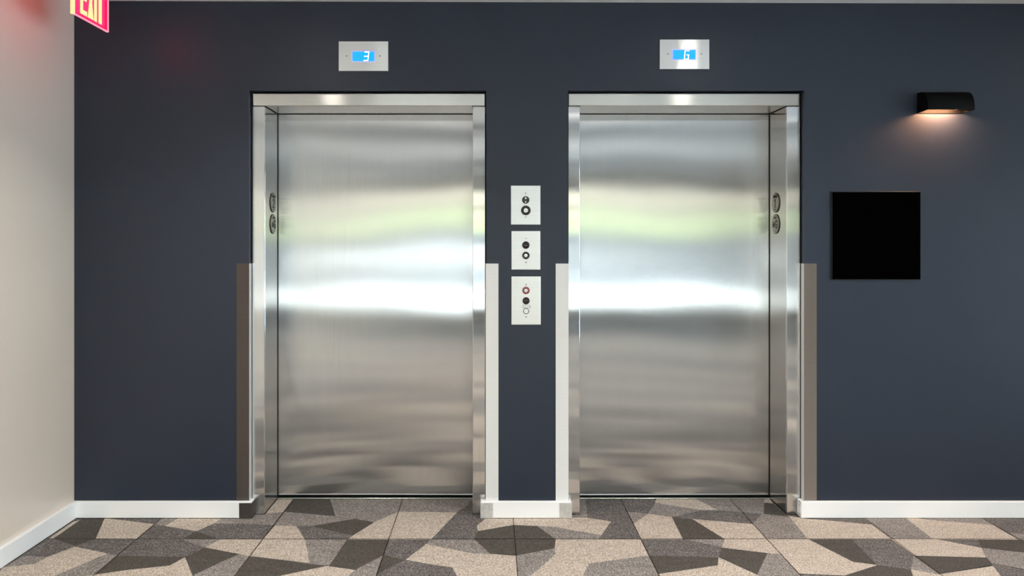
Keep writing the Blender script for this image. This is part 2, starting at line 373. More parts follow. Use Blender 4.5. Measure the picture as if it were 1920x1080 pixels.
TRACED = [
 ('B', [(137,977),(154,973),(100,1008),(92,1008)]),
 ('D', [(154,971),(196,971),(179,1009),(140,1022.5),(100,1008.5)]),
 ('B', [(196,971),(205,971),(230,974),(289,981.5),(257.5,1009),(179.5,1009)]),
 ('M', [(205,969),(303,969),(289,981.5),(230,974)]),
 ('M', [(88,1008),(101,1008.5),(140,1022.5),(91,1042),(40,1041)]),
 ('L', [(45,1041),(91,1042),(62,1057),(5,1062)]),
 ('B', [(140,1023.5),(201,1036),(156,1056),(96,1080.5),(-8,1080.5),(5,1062),(62,1057),(91,1042)]),
 ('M', [(140,1022.5),(179,1009),(257,1009),(289,981.5),(309,985),(368,995),(340,1009.5),(367,1020),(384,1025.5),(350,1043),(345,1043),(221,1040),(201,1036)]),
 ('L', [(201,1036),(221,1039.5),(178,1076),(150,1080.5),(96,1080.5),(156,1056)]),
 ('D', [(221,1040),(345,1043),(318,1059),(240,1067),(178,1076)]),
 ('B', [(178,1076),(240,1067),(318,1059),(347,1043.5),(362,1080.5),(150,1080.5)]),
 ('D', [(347,1043),(384,1025.5),(449.5,1037),(420,1050),(362,1077)]),
 ('L', [(449.5,1037.5),(469,1042),(440,1080.5),(362,1080.5),(362,1077),(420,1050)]),
 ('B', [(414,1010),(384,1025),(449.5,1037.5),(469,1042),(492.5,1010)]),
 ('L', [(340,1009.5),(414,1010),(384,1025),(367,1020)]),
 ('D', [(367.5,995),(342,1009.5),(412,1009.8)]),
 ('B', [(334,970),(309,985),(368.5,994.7),(404,979),(415,971)]),
 ('L', [(304,969),(334,969),(309,985),(289,981.8)]),
 ('M', [(368,995),(402,980),(480,981.5),(514.5,983.5),(492.5,1010),(411,1009.7)]),
 ('L', [(413,972),(478,960),(502,961),(530,959.5),(514.5,983.5),(480,981.5),(402,980)]),
 ('B', [(522,932),(552.5,932),(531,959.5),(503,961.5),(498,961)]),
 ('D', [(552.5,932),(618,932),(629,967),(534,958.5)]),
 ('L', [(534,958.5),(629,967),(664.7,971.7),(585.5,985),(552,985),(515.5,983.5)]),
 ('L', [(618,932),(757,932),(747.5,959),(716,972),(702,978),(665,971.7),(629,967)]),
 ('B', [(516,984),(555.7,985.3),(571.7,1010),(576,1030),(580,1054.5),(480,1042.5),(469,1041.5),(480,1027.5),(492.5,1010)]),
 ('M', [(555.7,985.3),(585,985.3),(662,1003),(652,1010.5),(571.7,1010.5)]),
 ('D', [(665,971.7),(702,978),(662,1003),(591,987.5),(585.5,985)]),
 ('L', [(571.7,1010.5),(650.5,1010.5),(617,1059.5),(580,1055),(576,1030)]),
 ('D', [(651,1010.5),(730,1010.5),(719,1041),(664.7,1067.5),(618,1059.5)]),
 ('D', [(469,1042),(608,1060),(524,1078.6),(488,1079),(440,1080.5)]),
 ('B', [(613,1060),(664.7,1067.5),(652,1080.5),(488,1080.5),(524.5,1078.6)]),
 ('L', [(665,1067.5),(719,1040),(705.5,1080.5),(652,1080.5)]),
 ('L', [(757,932),(888,932),(874,948),(857.5,959.5),(748,958.5)]),
 ('M', [(888,935),(874,948),(859,962),(893.6,983),(909,974),(906,962),(888,962)]),
 ('B', [(747.5,958.5),(857,959.8),(808,1010.5),(729.8,1010.5)]),
 ('B', [(747.5,958.5),(729.8,1010.5),(652,1010.5),(662,1003),(702,978),(716,972)]),
 ('M', [(859,960),(893.6,983),(895.7,995),(889.5,1010.7),(808,1010.5)]),
 ('B', [(911,971),(962.5,971),(963.3,984),(895.7,994.8),(894.5,984)]),
 ('D', [(895.7,995),(962,983.5),(1007,985.5),(1042,1010),(1040,1027),(968,1040.5),(920,1037.6),(889.5,1011)]),
 ('M', [(730,1010.5),(806,1010.5),(760,1048.5),(719,1041)]),
 ('D', [(721,1040),(745,1046),(760,1048.5),(720,1069),(708,1075)]),
 ('L', [(808,1010.5),(889.5,1010.7),(920,1037.8),(886.7,1037),(799,1019.5)]),
 ('B', [(799,1019),(886.7,1037),(920,1037.6),(968,1041),(970.5,1080.5),(857.5,1080.5),(847.8,1063),(806,1057),(760,1048.7)]),
 ('M', [(760,1048.5),(806,1057),(847.8,1063),(857.5,1080.5),(705.5,1080.5),(720,1069)]),
 ('B', [(962,970),(1066,969),(1101.7,970),(1146,977),(1128,1002.5),(1081,994.6),(1043,987),(1007,985.5),(963,983.5)]),
 ('L', [(1007,985.5),(1043,987),(1081,994.6),(1128,1002.5),(1123,1010.5),(1042,1010.3)]),
 ('M', [(1097,932),(1162,932),(1175,957.5),(1146,977),(1101.7,970)]),
 ('L', [(1084,932),(1097,932),(1101.7,970),(1060,968),(1084,963)]),
 ('M', [(1146,977),(1175,957.5),(1188,980),(1201,1010.5),(1123,1010.5),(1128,1002)]),
 ('B', [(1042,1010.3),(1201,1010.5),(1216,1040.5),(1104.4,1055.7),(1092,1080.5),(993,1080.5),(1042,1038),(1040,1027)]),
 ('L', [(968,1041),(1040,1027.3),(1042,1038),(993,1080.5),(970.5,1080.5)]),
 ('L', [(1104.4,1055.7),(1216,1040.5),(1236,1080.5),(1092,1080.5)]),
 ('M', [(1162,932),(1232,932),(1215,962),(1176,958.8)]),
 ('L', [(1176,958.8),(1215,962.3),(1200,973),(1188,980)]),
 ('B', [(1200,973),(1215,962.3),(1259.7,969),(1280.5,1010.5),(1201,1010.5),(1187.5,980.8)]),
 ('L', [(1228,942),(1316.7,955.7),(1259.7,969),(1215,962.5)]),
 ('B', [(1232,932),(1299,932),(1346,956),(1316,956),(1228,942)]),
 ('L', [(1299,932),(1364,932),(1389.5,959),(1346,956)]),
 ('M', [(1260,969),(1318,956),(1346,956),(1389.5,959),(1412,982),(1298.6,973)]),
 ('D', [(1260,969),(1298.6,973),(1359.3,1010.5),(1280.5,1010.5)]),
 ('B', [(1298,972.5),(1412,982),(1438.3,1010.5),(1359.3,1010.5)]),
 ('M', [(1201,1010.5),(1357.5,1010.5),(1353,1026),(1347,1044),(1217.5,1041)]),
 ('L', [(1283,1010.5),(1358.5,1010.5),(1353,1025)]),
 ('D', [(1217,1041),(1347,1044),(1346,1059.3),(1234.7,1076)]),
 ('B', [(1234.5,1075.5),(1346,1059.3),(1347,1044),(1419.4,1077),(1426,1080.5),(1237,1080.5)]),
 ('D', [(1353,1026),(1439,1036.3),(1419.4,1077),(1347.5,1044)]),
 ('B', [(1359,1010.5),(1438.5,1010.5),(1463.5,1038),(1439,1036.5),(1353,1026)]),
 ('L', [(1439,1036.5),(1463.5,1038),(1503,1080.5),(1425,1080.5),(1419.4,1077)]),
 ('L', [(1364,932),(1434,932),(1432,963),(1428,963),(1389.5,959)]),
 ('B', [(1434,932),(1441,932),(1450,943.5),(1433,942)]),
 ('D', [(1433,942),(1450,943.5),(1476,967.5),(1432,963)]),
 ('M', [(1389.5,959),(1428,963),(1413,982)]),
 ('L', [(1412,982),(1428,963),(1480,968),(1515,1010.5),(1438.5,1010.5)]),
 ('B', [(1478,966),(1510,972),(1536,974.2),(1634.4,982.8),(1671,1010.5),(1515,1010.5)]),
 ('M', [(1505,970),(1619,970),(1634.6,983),(1536,974.2)]),
 ('B', [(1438.5,1010.5),(1515.7,1010.5),(1599.7,1053),(1645.5,1059),(1583,1078.8),(1497.6,1075)]),
 ('D', [(1515.5,1010.5),(1597,1010.5),(1645.5,1059),(1599.7,1053)]),
 ('M', [(1597,1010.5),(1671,1010.5),(1713.5,1042),(1708,1067.5),(1645.5,1059)]),
 ('D', [(1645.5,1059),(1708,1067.5),(1712,1080.5),(1575,1080.5),(1583,1078.8)]),
 ('L', [(1713,1042),(1762,1076.5),(1766,1079.5),(1708,1067.5)]),
 ('B', [(1708,1067.5),(1762,1077),(1767,1080.5),(1712,1080.5)]),
 ('L', [(1619,970),(1698,970),(1749.4,1010.5),(1671,1010.5)]),
 ('B', [(1697,970),(1720,971),(1741,974.4),(1862,984),(1911,1012),(1749.4,1010.5)]),
 ('L', [(1715,969),(1838,969),(1862,984),(1741,974.2)]),
 ('M', [(1838,969),(1935,969),(1935,1002),(1889.7,998),(1862,984)]),
 ('L', [(1889.7,998),(1935,1002),(1935,1012),(1911,1012)]),
 ('B', [(1671,1010.5),(1755,1010.5),(1839.7,1026.5),(1849,1045.3),(1714.7,1041.5)]),
 ('M', [(1755,1010.5),(1834,1011),(1839.7,1026.8)]),
 ('D', [(1833,1011),(1911,1011.5),(1935,1025),(1935,1037),(1839.5,1026.5)]),
 ('L', [(1839.7,1026.8),(1935,1037.5),(1935,1070),(1859,1055),(1849,1045)]),
 ('D', [(1713.5,1041.5),(1849,1045),(1859,1059.5),(1761,1076)]),
 ('B', [(1761,1076.5),(1862,1061),(1877,1080.5),(1767,1080.5)]),
 ('M', [(1857,1055),(1935,1071),(1935,1080.5),(1877,1080.5),(1862,1061)]),
]
# plain grey-brown bed under the patches, then the patches a fraction of a millimetre up
q = [onfloor(-20, 1080.5), onfloor(1935, 1080.5), onfloor(1935, 925), onfloor(60, 925)]
q[3] = (XL, q[3][1]); q[0] = (XL, q[0][1])
poly(q, -0.0040, 2)
for k, (s_, pts) in enumerate(TRACED):
    poly([(max(XL, x), y) for x, y in (onfloor(*p) for p in pts)], -0.0037 + 0.000035 * k, MI[s_])
# seams between the carpet tiles
for i in range(i0 + 1, i1):
    x = TX0 + i * T
    poly([(x - .0016, YB), (x + .0016, YB), (x + .0016, 0.5), (x - .0016, 0.5)], 0.0, 4)
for j in range(j0 + 1, j1):
    y = TY0 + j * T
    poly([(XL, y - .0016), (XR, y - .0016), (XR, y + .0016), (XL, y + .0016)], 0.0001, 4)
# slab underneath
box(bm, XL - 0.3, XR + 0.3, YB - 0.3, 0.75, -0.2, -0.0055, mi=2)
floor = struct('floor', bm, [M['cB'], M['cL'], M['cM'], M['cD'], M['seam']], 'carpet tile floor with angular beige and grey patches')

# ---- baseboards
BT, BH = 0.020, 0.0855
bm = bmesh.new(); box(bm, XL, XL + 0.023, YB, 0.0, 0, BH, 0.003, 2)
struct('baseboard_left', bm, M['white_paint'], 'white baseboard along the beige wall')
bm = bmesh.new()
box(bm, XL + 0.023, -1.2485, -BT, 0.0, 0, BH, 0.003, 2)
box(bm, -1.2665, -1.2485, -0.001, 0.036, 0, BH, 0.003, 2)
struct('baseboard_back', bm, M['white_paint'], 'white baseboard left of the elevators')
bm = bmesh.new()
box(bm, -0.057, 0.4145, -BT, 0.0, 0, BH, 0.003, 2)
box(bm, -0.0575, -0.0295, -0.001, 0.036, 0, BH, 0.003, 2)
box(bm, 0.3985, 0.4145, -0.001, 0.036, 0, BH, 0.003, 2)
struct('baseboard_center', bm, M['white_paint'], 'short white baseboard between the elevators')
bm = bmesh.new()
box(bm, 1.6075, XR, -BT, 0.0, 0, BH, 0.003, 2)
box(bm, 1.6075, 1.6305, -0.001, 0.036, 0, BH, 0.003, 2)
br = struct('baseboard_right', bm, M['white_paint'], 'white baseboard right of the elevators')
bm = bmesh.new()   # embossed rectangle on its end return
for a in ((-0.012, -0.010, 0.02, 0.07), (0.018, 0.020, 0.02, 0.07), (-0.012, 0.020, 0.068, 0.070), (-0.012, 0.020, 0.02, 0.022), (0.000, 0.002, 0.03, 0.06)):
    box(bm, 1.6055, 1.6078, a[0], a[1], a[2], a[3])
obj('embossed_border', bm, M['white_paint'], br)

# ------------------------------------------------------------------ elevators
YF, YD = 0.037, 0.284      # front of the frame, face of the door
def elevator(x0, x1, i0_, i1_, label, plate_side, numeral, seed, group='elevators'):
    """x0..x1 outside of the steel frame, i0_..i1_ clear opening"""
    t = thing('elevator', label, 'elevator', ((x0 + x1) / 2, YF, 0), group)
    ZH, ZT = 2.151, 2.2195
    obj('header', bx(x0, x1, YF - 0.003, 0.279, ZH + 0.0015, ZT, bev=0.0045, seg=3), M['steel_head'], t)
    for (a, b, c0, c1) in ((x0 + .0005, i0_, i0_ - .012, i0_ - .0001), (i1_, x1 - .0005, i1_ + .0001, i1_ + .012)):
        obj('jamb', bx(a, b, YF, YF + 0.012, 0.0005, ZH - 0.001, bev=0.0022, seg=2), M['steel_jamb'], t)
        obj('jamb_return', bx(c0, c1, YF + 0.0122, 0.279, 0.0035, ZH - 0.001, bev=0.0008), M['shaded_return'], t)
        obj('floor_joint', bx(c0 - (.0006 if c0 < i0_ else .0015), c1 + (.0015 if c0 < i0_ else .0006), YF + 0.0005, 0.279, 0.0004, 0.0033), M['gap'], t)
    # door leaf, very slightly wavy sheet
    bm = bmesh.new()
    nx, nz = 44, 84
    xa, xb, za, zb = i0_ - 0.045, i1_ + 0.045, 0.0085, 2.175
    rnd = random.Random(seed)
    ph = [rnd.uniform(0, 6.28) for _ in range(8)]
    def wav(x, z):
        u = (x - i0_) / (i1_ - i0_)
        s = 1 if plate_side < 0 else -1
        d = 0.00105 * math.sin(3.3 * z + 1.9 * s * u + ph[0]) + 0.00050 * math.sin(6.1 * z - 3.4 * u + ph[1])
        d += 0.00018 * math.sin(11.5 * z + 6.0 * u + ph[2]) * math.sin(3.0 * u + ph[3])
        return d
    g = [[bm.verts.new((xa + (xb - xa) * i / nx, YD + wav(xa + (xb - xa) * i / nx, za + (zb - za) * j / nz), za + (zb - za) * j / nz)) for i in range(nx + 1)] for j in range(nz + 1)]
    for j in range(nz):
        for i in range(nx):
            f = bm.faces.new((g[j][i], g[j][i + 1], g[j + 1][i + 1], g[j + 1][i])); f.smooth = True
    back = [bm.verts.new(p) for p in ((xa, YD + .03, za), (xb, YD + .03, za), (xb, YD + .03, zb), (xa, YD + .03, zb))]
    bm.faces.new(list(reversed(back)))
    edge = [g[0][:], [g[j][nx] for j in range(nz + 1)], list(reversed(g[nz])), [g[j][0] for j in range(nz, -1, -1)]]
    cr = [(0, 1), (1, 2), (2, 3), (3, 0)]
    for e, (a, b) in zip(edge, cr):
        bm.faces.new(list(e) + [back[b], back[a]])
    obj('door', bm, M['steel_door'], t)
    obj('sill', bx(i0_, i1_, 0.270, 0.281, 0.0005, 0.0040, bev=0.0008), M['sill'], t)
    obj('threshold_gap', bx(i0_ - .04, i1_ + .04, 0.2815, 0.32, 0.0005, 0.0060), M['gap'], t)
    for (a, b) in ((i0_ - .0002, i0_ + .002), (i1_ - .002, i1_ + .0002)):
        obj('door_seal', bx(a, b, 0.2765, 0.2815, 0.006, ZH), M['gap'], t)
    obj('door_seal', bx(i0_, i1_, 0.2765, 0.2815, ZH - .0016, ZH + .0015), M['gap'], t)
    for (a, b) in ((i0_ - .001, i0_ + .0022), (i1_ - .0022, i1_ + .001)):
        obj('corner_joint', bx(a, b, YF + .003, 0.278, ZH - .0022, ZH + .0016), M['gap'], t)
    # round number plates on the deep jamb
    for k, (pyc, r) in enumerate(((380.2, 0.0535), (420.0, 0.0535))):
        s = F / (0.185 - CAMY)
        zc_ = CAMZ + (VY - pyc) / s
        yc = 0.185
        xw = i0_ if plate_side < 0 else i1_
        d = -plate_side
        n = 40
        # rows of points built in (y, z), extruded along x
        def ex(outline, h0, h1, bm):
            a = [bm.verts.new((xw + d * h0, y, z)) for y, z in outline]
            b = [bm.verts.new((xw + d * h1, y, z)) for y, z in outline]
            bm.faces.new(b); m_ = len(outline)
            for i in range(m_):
                bm.faces.new((a[i], a[(i + 1) % m_], b[(i + 1) % m_], b[i]))
        circ = lambda rr: [(yc + rr * math.cos(2 * PI * i / n), zc_ + rr * math.sin(2 * PI * i / n)) for i in range(n)]
        bm = bmesh.new(); ex(circ(r), 0.0, 0.0035, bm)
        rim = obj('number_plate', bm, M['plate_dark'], t)
        bm = bmesh.new(); ex(circ(r * 0.94), 0.0, 0.0050, bm)
        obj('plate_face', bm, M['plate_cast'], rim)
        # raised characters; mirror so that they read correctly from inside the recess
        def strokes(segs, w, bm):
            for (a, b) in segs:
                ay, az, by, bz = a[0], a[1], b[0], b[1]
                dy, dz = by - ay, bz - az; l = math.hypot(dy, dz) or 1
                ny, nz_ = -dz / l * w / 2, dy / l * w / 2
                ey, ez = dy / l * w / 2, dz / l * w / 2
                P_ = [(ay - ey + ny, az - ez + nz_), (ay - ey - ny, az - ez - nz_), (by + ey - ny, bz + ez - nz_), (by + ey + ny, bz + ez + nz_)]
                ex([(yc + (-p[0] if plate_side > 0 else p[0]), zc_ + p[1]) for p in P_], 0.004, 0.0066, bm)
        bm = bmesh.new()
        if k == 0:
            if numeral == '2':
                c = [(-.014, .010), (-.009, .017), (.002, .019), (.011, .014), (.012, .006), (.004, -.006), (-.008, -.018), (-.014, -.026), (.014, -.026)]
                strokes(list(zip(c, c[1:])), 0.0065, bm)
            else:
                strokes([((0, .018), (0, -.026)), ((0, .018), (-.008, .011))], 0.0065, bm)
        else:
            st = [(-.020 + .012 * math.cos(PI / 2 + i * 4 * PI / 5), -.004 + .014 * math.sin(PI / 2 + i * 4 * PI / 5)) for i in range(6)]
            strokes(list(zip(st, st[1:])), 0.0035, bm)
            c = [(.028, .010), (.022, .018), (.012, .018), (.004, .010), (.004, -.014), (.012, -.022), (.022, -.022), (.028, -.015), (.028, -.003), (.018, -.003)]
            strokes(list(zip(c, c[1:])), 0.005, bm)
        obj('numeral', bm, M['plate_dark'], rim)
        bm = bmesh.new()
        w_ = 0.026 if k == 0 else 0.016
        for q_ in range(6):
            y_ = -w_ + (2 * w_) * (q_ + .5) / 6
            strokes([((y_, .031), (y_, .037))], w_ / 2.9, bm)
        obj('raised_word', bm, M['plate_dark'], rim)
        bm = bmesh.new()
        for q_ in (-.009, -.004, .003, .009):
            strokes([((q_, -.038), (q_ + .0005, -.038))], 0.003, bm)
        obj('braille_dots', bm, M['plate_dark'], rim)
    return t

elevator(-1.2625, -0.0335, -1.198, -0.1005, 'left brushed steel elevator, below the display showing 3', -1, '2', 3)
elevator(0.4025, 1.6265, 0.4645, 1.5555, 'right brushed steel elevator, nearer the wall lamp and black square', 1, '1', 5)

# ------------------------------------------------------------------ corner guards
def guard(xc, sgn, label, flare=0.0, face=None):
    """xc = opening edge; sgn +1: wall lies to the right of the corner, -1: to the left"""
    t = 0.0022; z0, z1 = BH + 0.0003, 1.3225
    w = 0.0640
    dy = math.tan(flare) * w
    n_ = (xc + sgn * 0.004)
    e = xc + sgn * w
    nose = xc - sgn * 0.0028
    # outline in plan (x, y), extruded up
    pts = [(e, -0.0008 - t - dy), (e, -0.0008 - dy), (nose + sgn * t, -0.0008), (nose + sgn * t, 0.0365), (nose, 0.0365), (nose, -0.0015), (nose + sgn * 0.0012, -0.0008 - t)]
    bm = bmesh.new()
    a = [bm.verts.new((x, y, z0)) for x, y in pts]; b = [bm.verts.new((x, y, z1)) for x, y in pts]
    bm.faces.new(list(reversed(a))); bm.faces.new(b)
    for i in range(len(pts)):
        bm.faces.new((a[i], a[(i + 1) % len(pts)], b[(i + 1) % len(pts)], b[i]))
    bm.faces.ensure_lookup_table()
    bm.faces[2 + 6].material_index = 1      # broad front face
    o = obj('corner_guard', bm, [M['steel_guard'], M[face or 'steel_guard']])
    return tag(o, label, 'corner guard', 'steel corner guards beside the elevators')
guard(LO[0], -1, 'dark-looking steel corner guard at the far left of the left elevator', math.radians(2.5), 'bronze_guard')
guard(LO[1], +1, 'bright steel corner guard just right of the left elevator, left of the call panels')
guard(RO[0], -1, 'bright steel corner guard just left of the right elevator, right of the call panels')
guard(RO[1], +1, 'brownish steel corner guard at the right side of the right elevator', math.radians(2.5), 'tan_guard')

def cap(xa, xb, side, mk, label):
    """thin steel cover on a baseboard corner: front face xa..xb, wrapping back on 'side'"""
    z1 = 0.0785
    bm = bmesh.new()
    box(bm, xa, xb, -BT - 0.0016, -BT - 0.0002, 0.0005, z1)
    if side > 0: box(bm, xb - .0001, xb + 0.0014, -BT - 0.0016, 0.034, 0.0005, z1)
    else: box(bm, xa - 0.0014, xa + .0001, -BT - 0.0016, 0.034, 0.0005, z1)
    return tag(obj('baseboard_corner_cap', bm, M[mk]), label, 'baseboard cap', 'steel caps on baseboard corners')
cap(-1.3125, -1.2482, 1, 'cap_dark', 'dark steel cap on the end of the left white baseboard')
cap(-0.0575, 0.0065, -1, 'steel_cap', 'scuffed steel cap on left end of the short baseboard between elevators')
cap(0.3525, 0.4150, 1, 'steel_cap', 'clean steel cap on right end of the short baseboard between elevators')

# ------------------------------------------------------------------ floor displays
def seg_digit(cx, cz, w, h, segs, slant=0.12, t=0.0036):
    bm = bmesh.new()
    P_ = {'A': ((0, 1), (1, 1)), 'G': ((0, .5), (1, .5)), 'D': ((0, 0), (1, 0)), 'F': ((0, .5), (0, 1)), 'E': ((0, 0), (0, .5)),
          'B': ((1, .5), (1, 1)), 'C': ((1, 0), (1, .5)), 'g': ((.5, .5), (1, .5))}
    for s_ in segs:
        (ax, az), (bx_, bz) = P_[s_]
        q = lambda u, v: (cx + (u - .5) * w + (v - .5) * h * slant, cz + (v - .5) * h)
        a, b = q(ax, az), q(bx_, bz)
        dx, dz = b[0] - a[0], b[1] - a[1]; l = math.hypot(dx, dz)
        nx, nz = -dz / l * t / 2, dx / l * t / 2; ex, ez = dx / l * t / 3, dz / l * t / 3
        prism(bm, [(a[0] - ex + nx, a[1] - ez + nz), (b[0] + ex + nx, b[1] + ez + nz), (b[0] + ex - nx, b[1] + ez - nz), (a[0] - ex - nx, a[1] - ez - nz)], -0.0068, -0.0062)
    return bm

def screw(t, px, py, r=0.0042, y=-0.0042):
    x, z = at(px, py, 0)
    bm = bmesh.new(); disc(bm, x, z, r, y - 0.0014, y + 0.0005, 16, r_in=r * 0.55)
    o = obj('screw', bm, M['plate_cast'], t)
    bm = bmesh.new(); disc(bm, x, z, r * 0.5, y - 0.0008, y + 0.0003, 12)
    obj('screw_slot', bm, M['plate_dark'], o)

def display(px0, px1, py0, py1, lx0, lx1, ly0, ly1, dx, dy, segs, label):
    x0, z1 = at(px0, py0, -0.004); x1, z0 = at(px1, py1, -0.004)
    t = thing('floor_display', label, 'display', ((x0 + x1) / 2, 0, z0), 'floor displays above the elevators')
    obj('face_plate', bx(x0, x1, -0.004, -0.0002, z0, z1, bev=0.0012, seg=2), M['steel_plate'], t)
    a0, b1 = at(lx0, ly0, -0.005); a1, b0 = at(lx1, ly1, -0.005)
    obj('display_rim', bx(a0 - .004, a1 + .004, -0.0050, -0.0038, b0 - .004, b1 + .004, bev=0.0006), M['lcd_rim'], t)
    s = obj('screen', bx(a0, a1, -0.0062, -0.0045, b0, b1, bev=0.0005), M['lcd'], t)
    cx, cz = at(dx, dy, -0.006)
    obj('digit', seg_digit(cx, cz, 0.0205, 0.0440, segs), M['digit'], s)
    return t
t = display(635, 728, 77.5, 133, 661, 701.5, 97, 114.5, 687, 105.6, 'AGDBC', 'steel floor display with a blue screen reading 3 above left elevator')
screw(t, 650, 105.2); screw(t, 712.5, 105.2)
t = display(1237, 1330, 74, 129.5, 1262, 1303.5, 94, 111, 1287.5, 103, 'AFEDCg', 'steel floor display with a blue screen reading G above right elevator')
screw(t, 1252, 101.7); screw(t, 1314.5, 101.7)

# ------------------------------------------------------------------ call panels
def panel(name, px0, px1, py0, py1, label, cat='call panel'):
    x0, z1 = at(px0, py0, -0.004); x1, z0 = at(px1, py1, -0.004)
    t = thing(name, label, cat, ((x0 + x1) / 2, 0, z0), 'call panels between the elevators')
    obj('face_plate', bx(x0, x1, -0.0042, -0.0002, z0, z1, bev=0.0012, seg=2), M['steel_plate'], t)
    return t

def button(t, px, py, rpx, style):
    x, z = at(px, py, -0.005); r = rpx / 359.5; y = -0.0042
    if style == 'dome':
        bm = bmesh.new(); disc(bm, x, z, r, y - 0.0030, y, dome=0.006)
        b = obj('indicator_lens', bm, M['black_gloss'], t)
    elif style == 'brown_dome':
        bm = bmesh.new(); disc(bm, x, z, r, y - 0.0030, y, dome=0.006)
        b = obj('indicator_lens', bm, M['brown_dome'], t)
    elif style == 'key':
        bm = bmesh.new(); disc(bm, x, z, r, y - 0.0040, y)
        b = obj('key_switch', bm, M['black_gloss'], t)
        bm = bmesh.new()
        disc(bm, x, z + r * .48, r * .24, y - 0.0050, y - 0.003, 14); disc(bm, x, z - r * .52, r * .20, y - 0.0050, y - 0.003, 14)
        obj('contact', bm, M['btn_white'], b)
        bm = bmesh.new(); disc(bm, x, z, r * .92, y - 0.0046, y - 0.0035, r_in=r * .74)
        obj('bezel', bm, M['brown_dome'], b)
    elif style in ('ring', 'bigring'):
        bm = bmesh.new(); disc(bm, x, z, r, y - 0.0040, y, r_in=r * .60); 
        b = obj('button', bm, M['black_gloss'], t)
        bm = bmesh.new(); disc(bm, x, z, r * .62, y - 0.0030, y - 0.0002)
        obj('button_cap', bm, M['black_gloss'], b)
        bm = bmesh.new(); disc(bm, x, z, r * .44, y - 0.0042, y - 0.0025, dome=0.001)
        obj('button_centre', bm, M['btn_white'], b)
        bm = bmesh.new(); disc(bm, x, z, r * .10, y - 0.0062, y - 0.004, 12)
        obj('button_dot', bm, M['plate_dark'], b)
    elif style == 'red':
        bm = bmesh.new(); disc(bm, x, z, r, y - 0.0034, y, r_in=r * .84)
        b = obj('emergency_switch', bm, M['btn_red'], t)
        bm = bmesh.new(); disc(bm, x, z, r * .85, y - 0.0030, y, r_in=r * .70); obj('inner_ring', bm, M['btn_red_light'], b)
        bm = bmesh.new(); disc(bm, x, z, r * .71, y - 0.0036, y); obj('switch_cap', bm, M['btn_red'], b)
        bm = bmesh.new(); disc(bm, x, z, r * .44, y - 0.0046, y - .003); obj('lock_cylinder', bm, M['btn_white'], b)
        bm = bmesh.new(); box(bm, x - .0016, x + .0016, y - .0056, y - .004, z - .0045, z + .0045); obj('keyhole', bm, M['black_gloss'], b)
    elif style == 'outline':
        bm = bmesh.new(); disc(bm, x, z, r, y - 0.0020, y, r_in=r * .84)
        b = obj('speaker_ring', bm, M['black_gloss'], t)
        bm = bmesh.new(); disc(bm, x, z, r * .84, y - 0.0012, y); obj('ring_centre', bm, M['steel_plate'], b)
        bm = bmesh.new()
        for q_ in (-.3, .35):
            box(bm, x - r * .4, x + r * .4, y - .0018, y - .001, z + q_ * r - .0006, z + q_ * r + .0006)
        obj('ring_mark', bm, M['sill'], b)
    return b

t = panel('call_panel', 958, 1013.2, 348, 421.2, 'topmost of three steel call panels, above two black buttons with white centre below')
t['label'] = 'topmost of the three steel call panels between the elevators'
screw(t, 985.6, 362.3, 0.004); button(t, 985.7, 375, 7.0, 'key'); button(t, 986, 394.5, 9.1, 'bigring'); screw(t, 986, 407, 0.004)
t = panel('call_panel', 959, 1013.1, 433.2, 505.6, 'middle of the three steel call panels, with a scratch near its bottom')
screw(t, 986, 447, 0.0035); button(t, 986, 459.6, 7.1, 'dome'); button(t, 986, 479, 7.1, 'ring'); screw(t, 986, 491.8, 0.004)
# light scratch on the middle plate
bm = bmesh.new()
pts = [at(*p, -0.0045) for p in ((983, 492.5), (983.6, 495.5), (986, 497.3), (990, 496.8), (994, 496.9), (998.5, 498.6))]
for (a, b) in zip(pts, pts[1:]):
    prism(bm, [(a[0], a[1] - .0008), (b[0], b[1] - .0008), (b[0], b[1] + .0008), (a[0], a[1] + .0008)], -0.0045, -0.0041)
obj('scratch', bm, M['steel_plate'], t)
t = panel('emergency_panel', 959, 1014, 518.3, 608.8, 'lowest and tallest of the three steel panels, with a red key switch')
screw(t, 986.4, 533.4, 0.004); button(t, 986.2, 544.6, 7.0, 'red'); button(t, 986.4, 564, 6.8, 'brown_dome')
x0, z1 = at(978, 572, -.005); x1, z0 = at(996.3, 577.6, -.005)
lp = obj('label_plate', bx(x0, x1, -0.0052, -0.0042, z0, z1), M['sill'], t)
bm = bmesh.new()
for (za, zb) in ((z1 - .0040, z1 - .0008), (z0 + .0008, z0 + .0040)):
    n = 13
    for i in range(n):
        xa = x0 + .001 + (x1 - x0 - .002) * i / n
        if i == 6 and za > z0 + .006: continue
        box(bm, xa, xa + (x1 - x0) / n * .72, -0.0056, -0.0050, za, zb)
obj('engraved_text', bm, M['engraved'], lp)
button(t, 986.5, 583.4, 5.6, 'outline'); screw(t, 986.5, 594.2, 0.004)

# ------------------------------------------------------------------ black square board
x0, z1 = at(1559, 359, -0.008); x1, z0 = at(1726.5, 524.5, -0.008)
t = thing('wall_board', 'black square board on the navy wall below the lamp', 'wall board', ((x0 + x1) / 2, 0, z0))
obj('board', bx(x0, x1, -0.008, -0.0003, z0, z1, bev=0.001), M['black_edge'], t)
obj('board_face', bx(x0 + .005, x1 - .003, -0.0088, -0.0075, z0 + .003, z1 - .004), M['black_matte'], t)

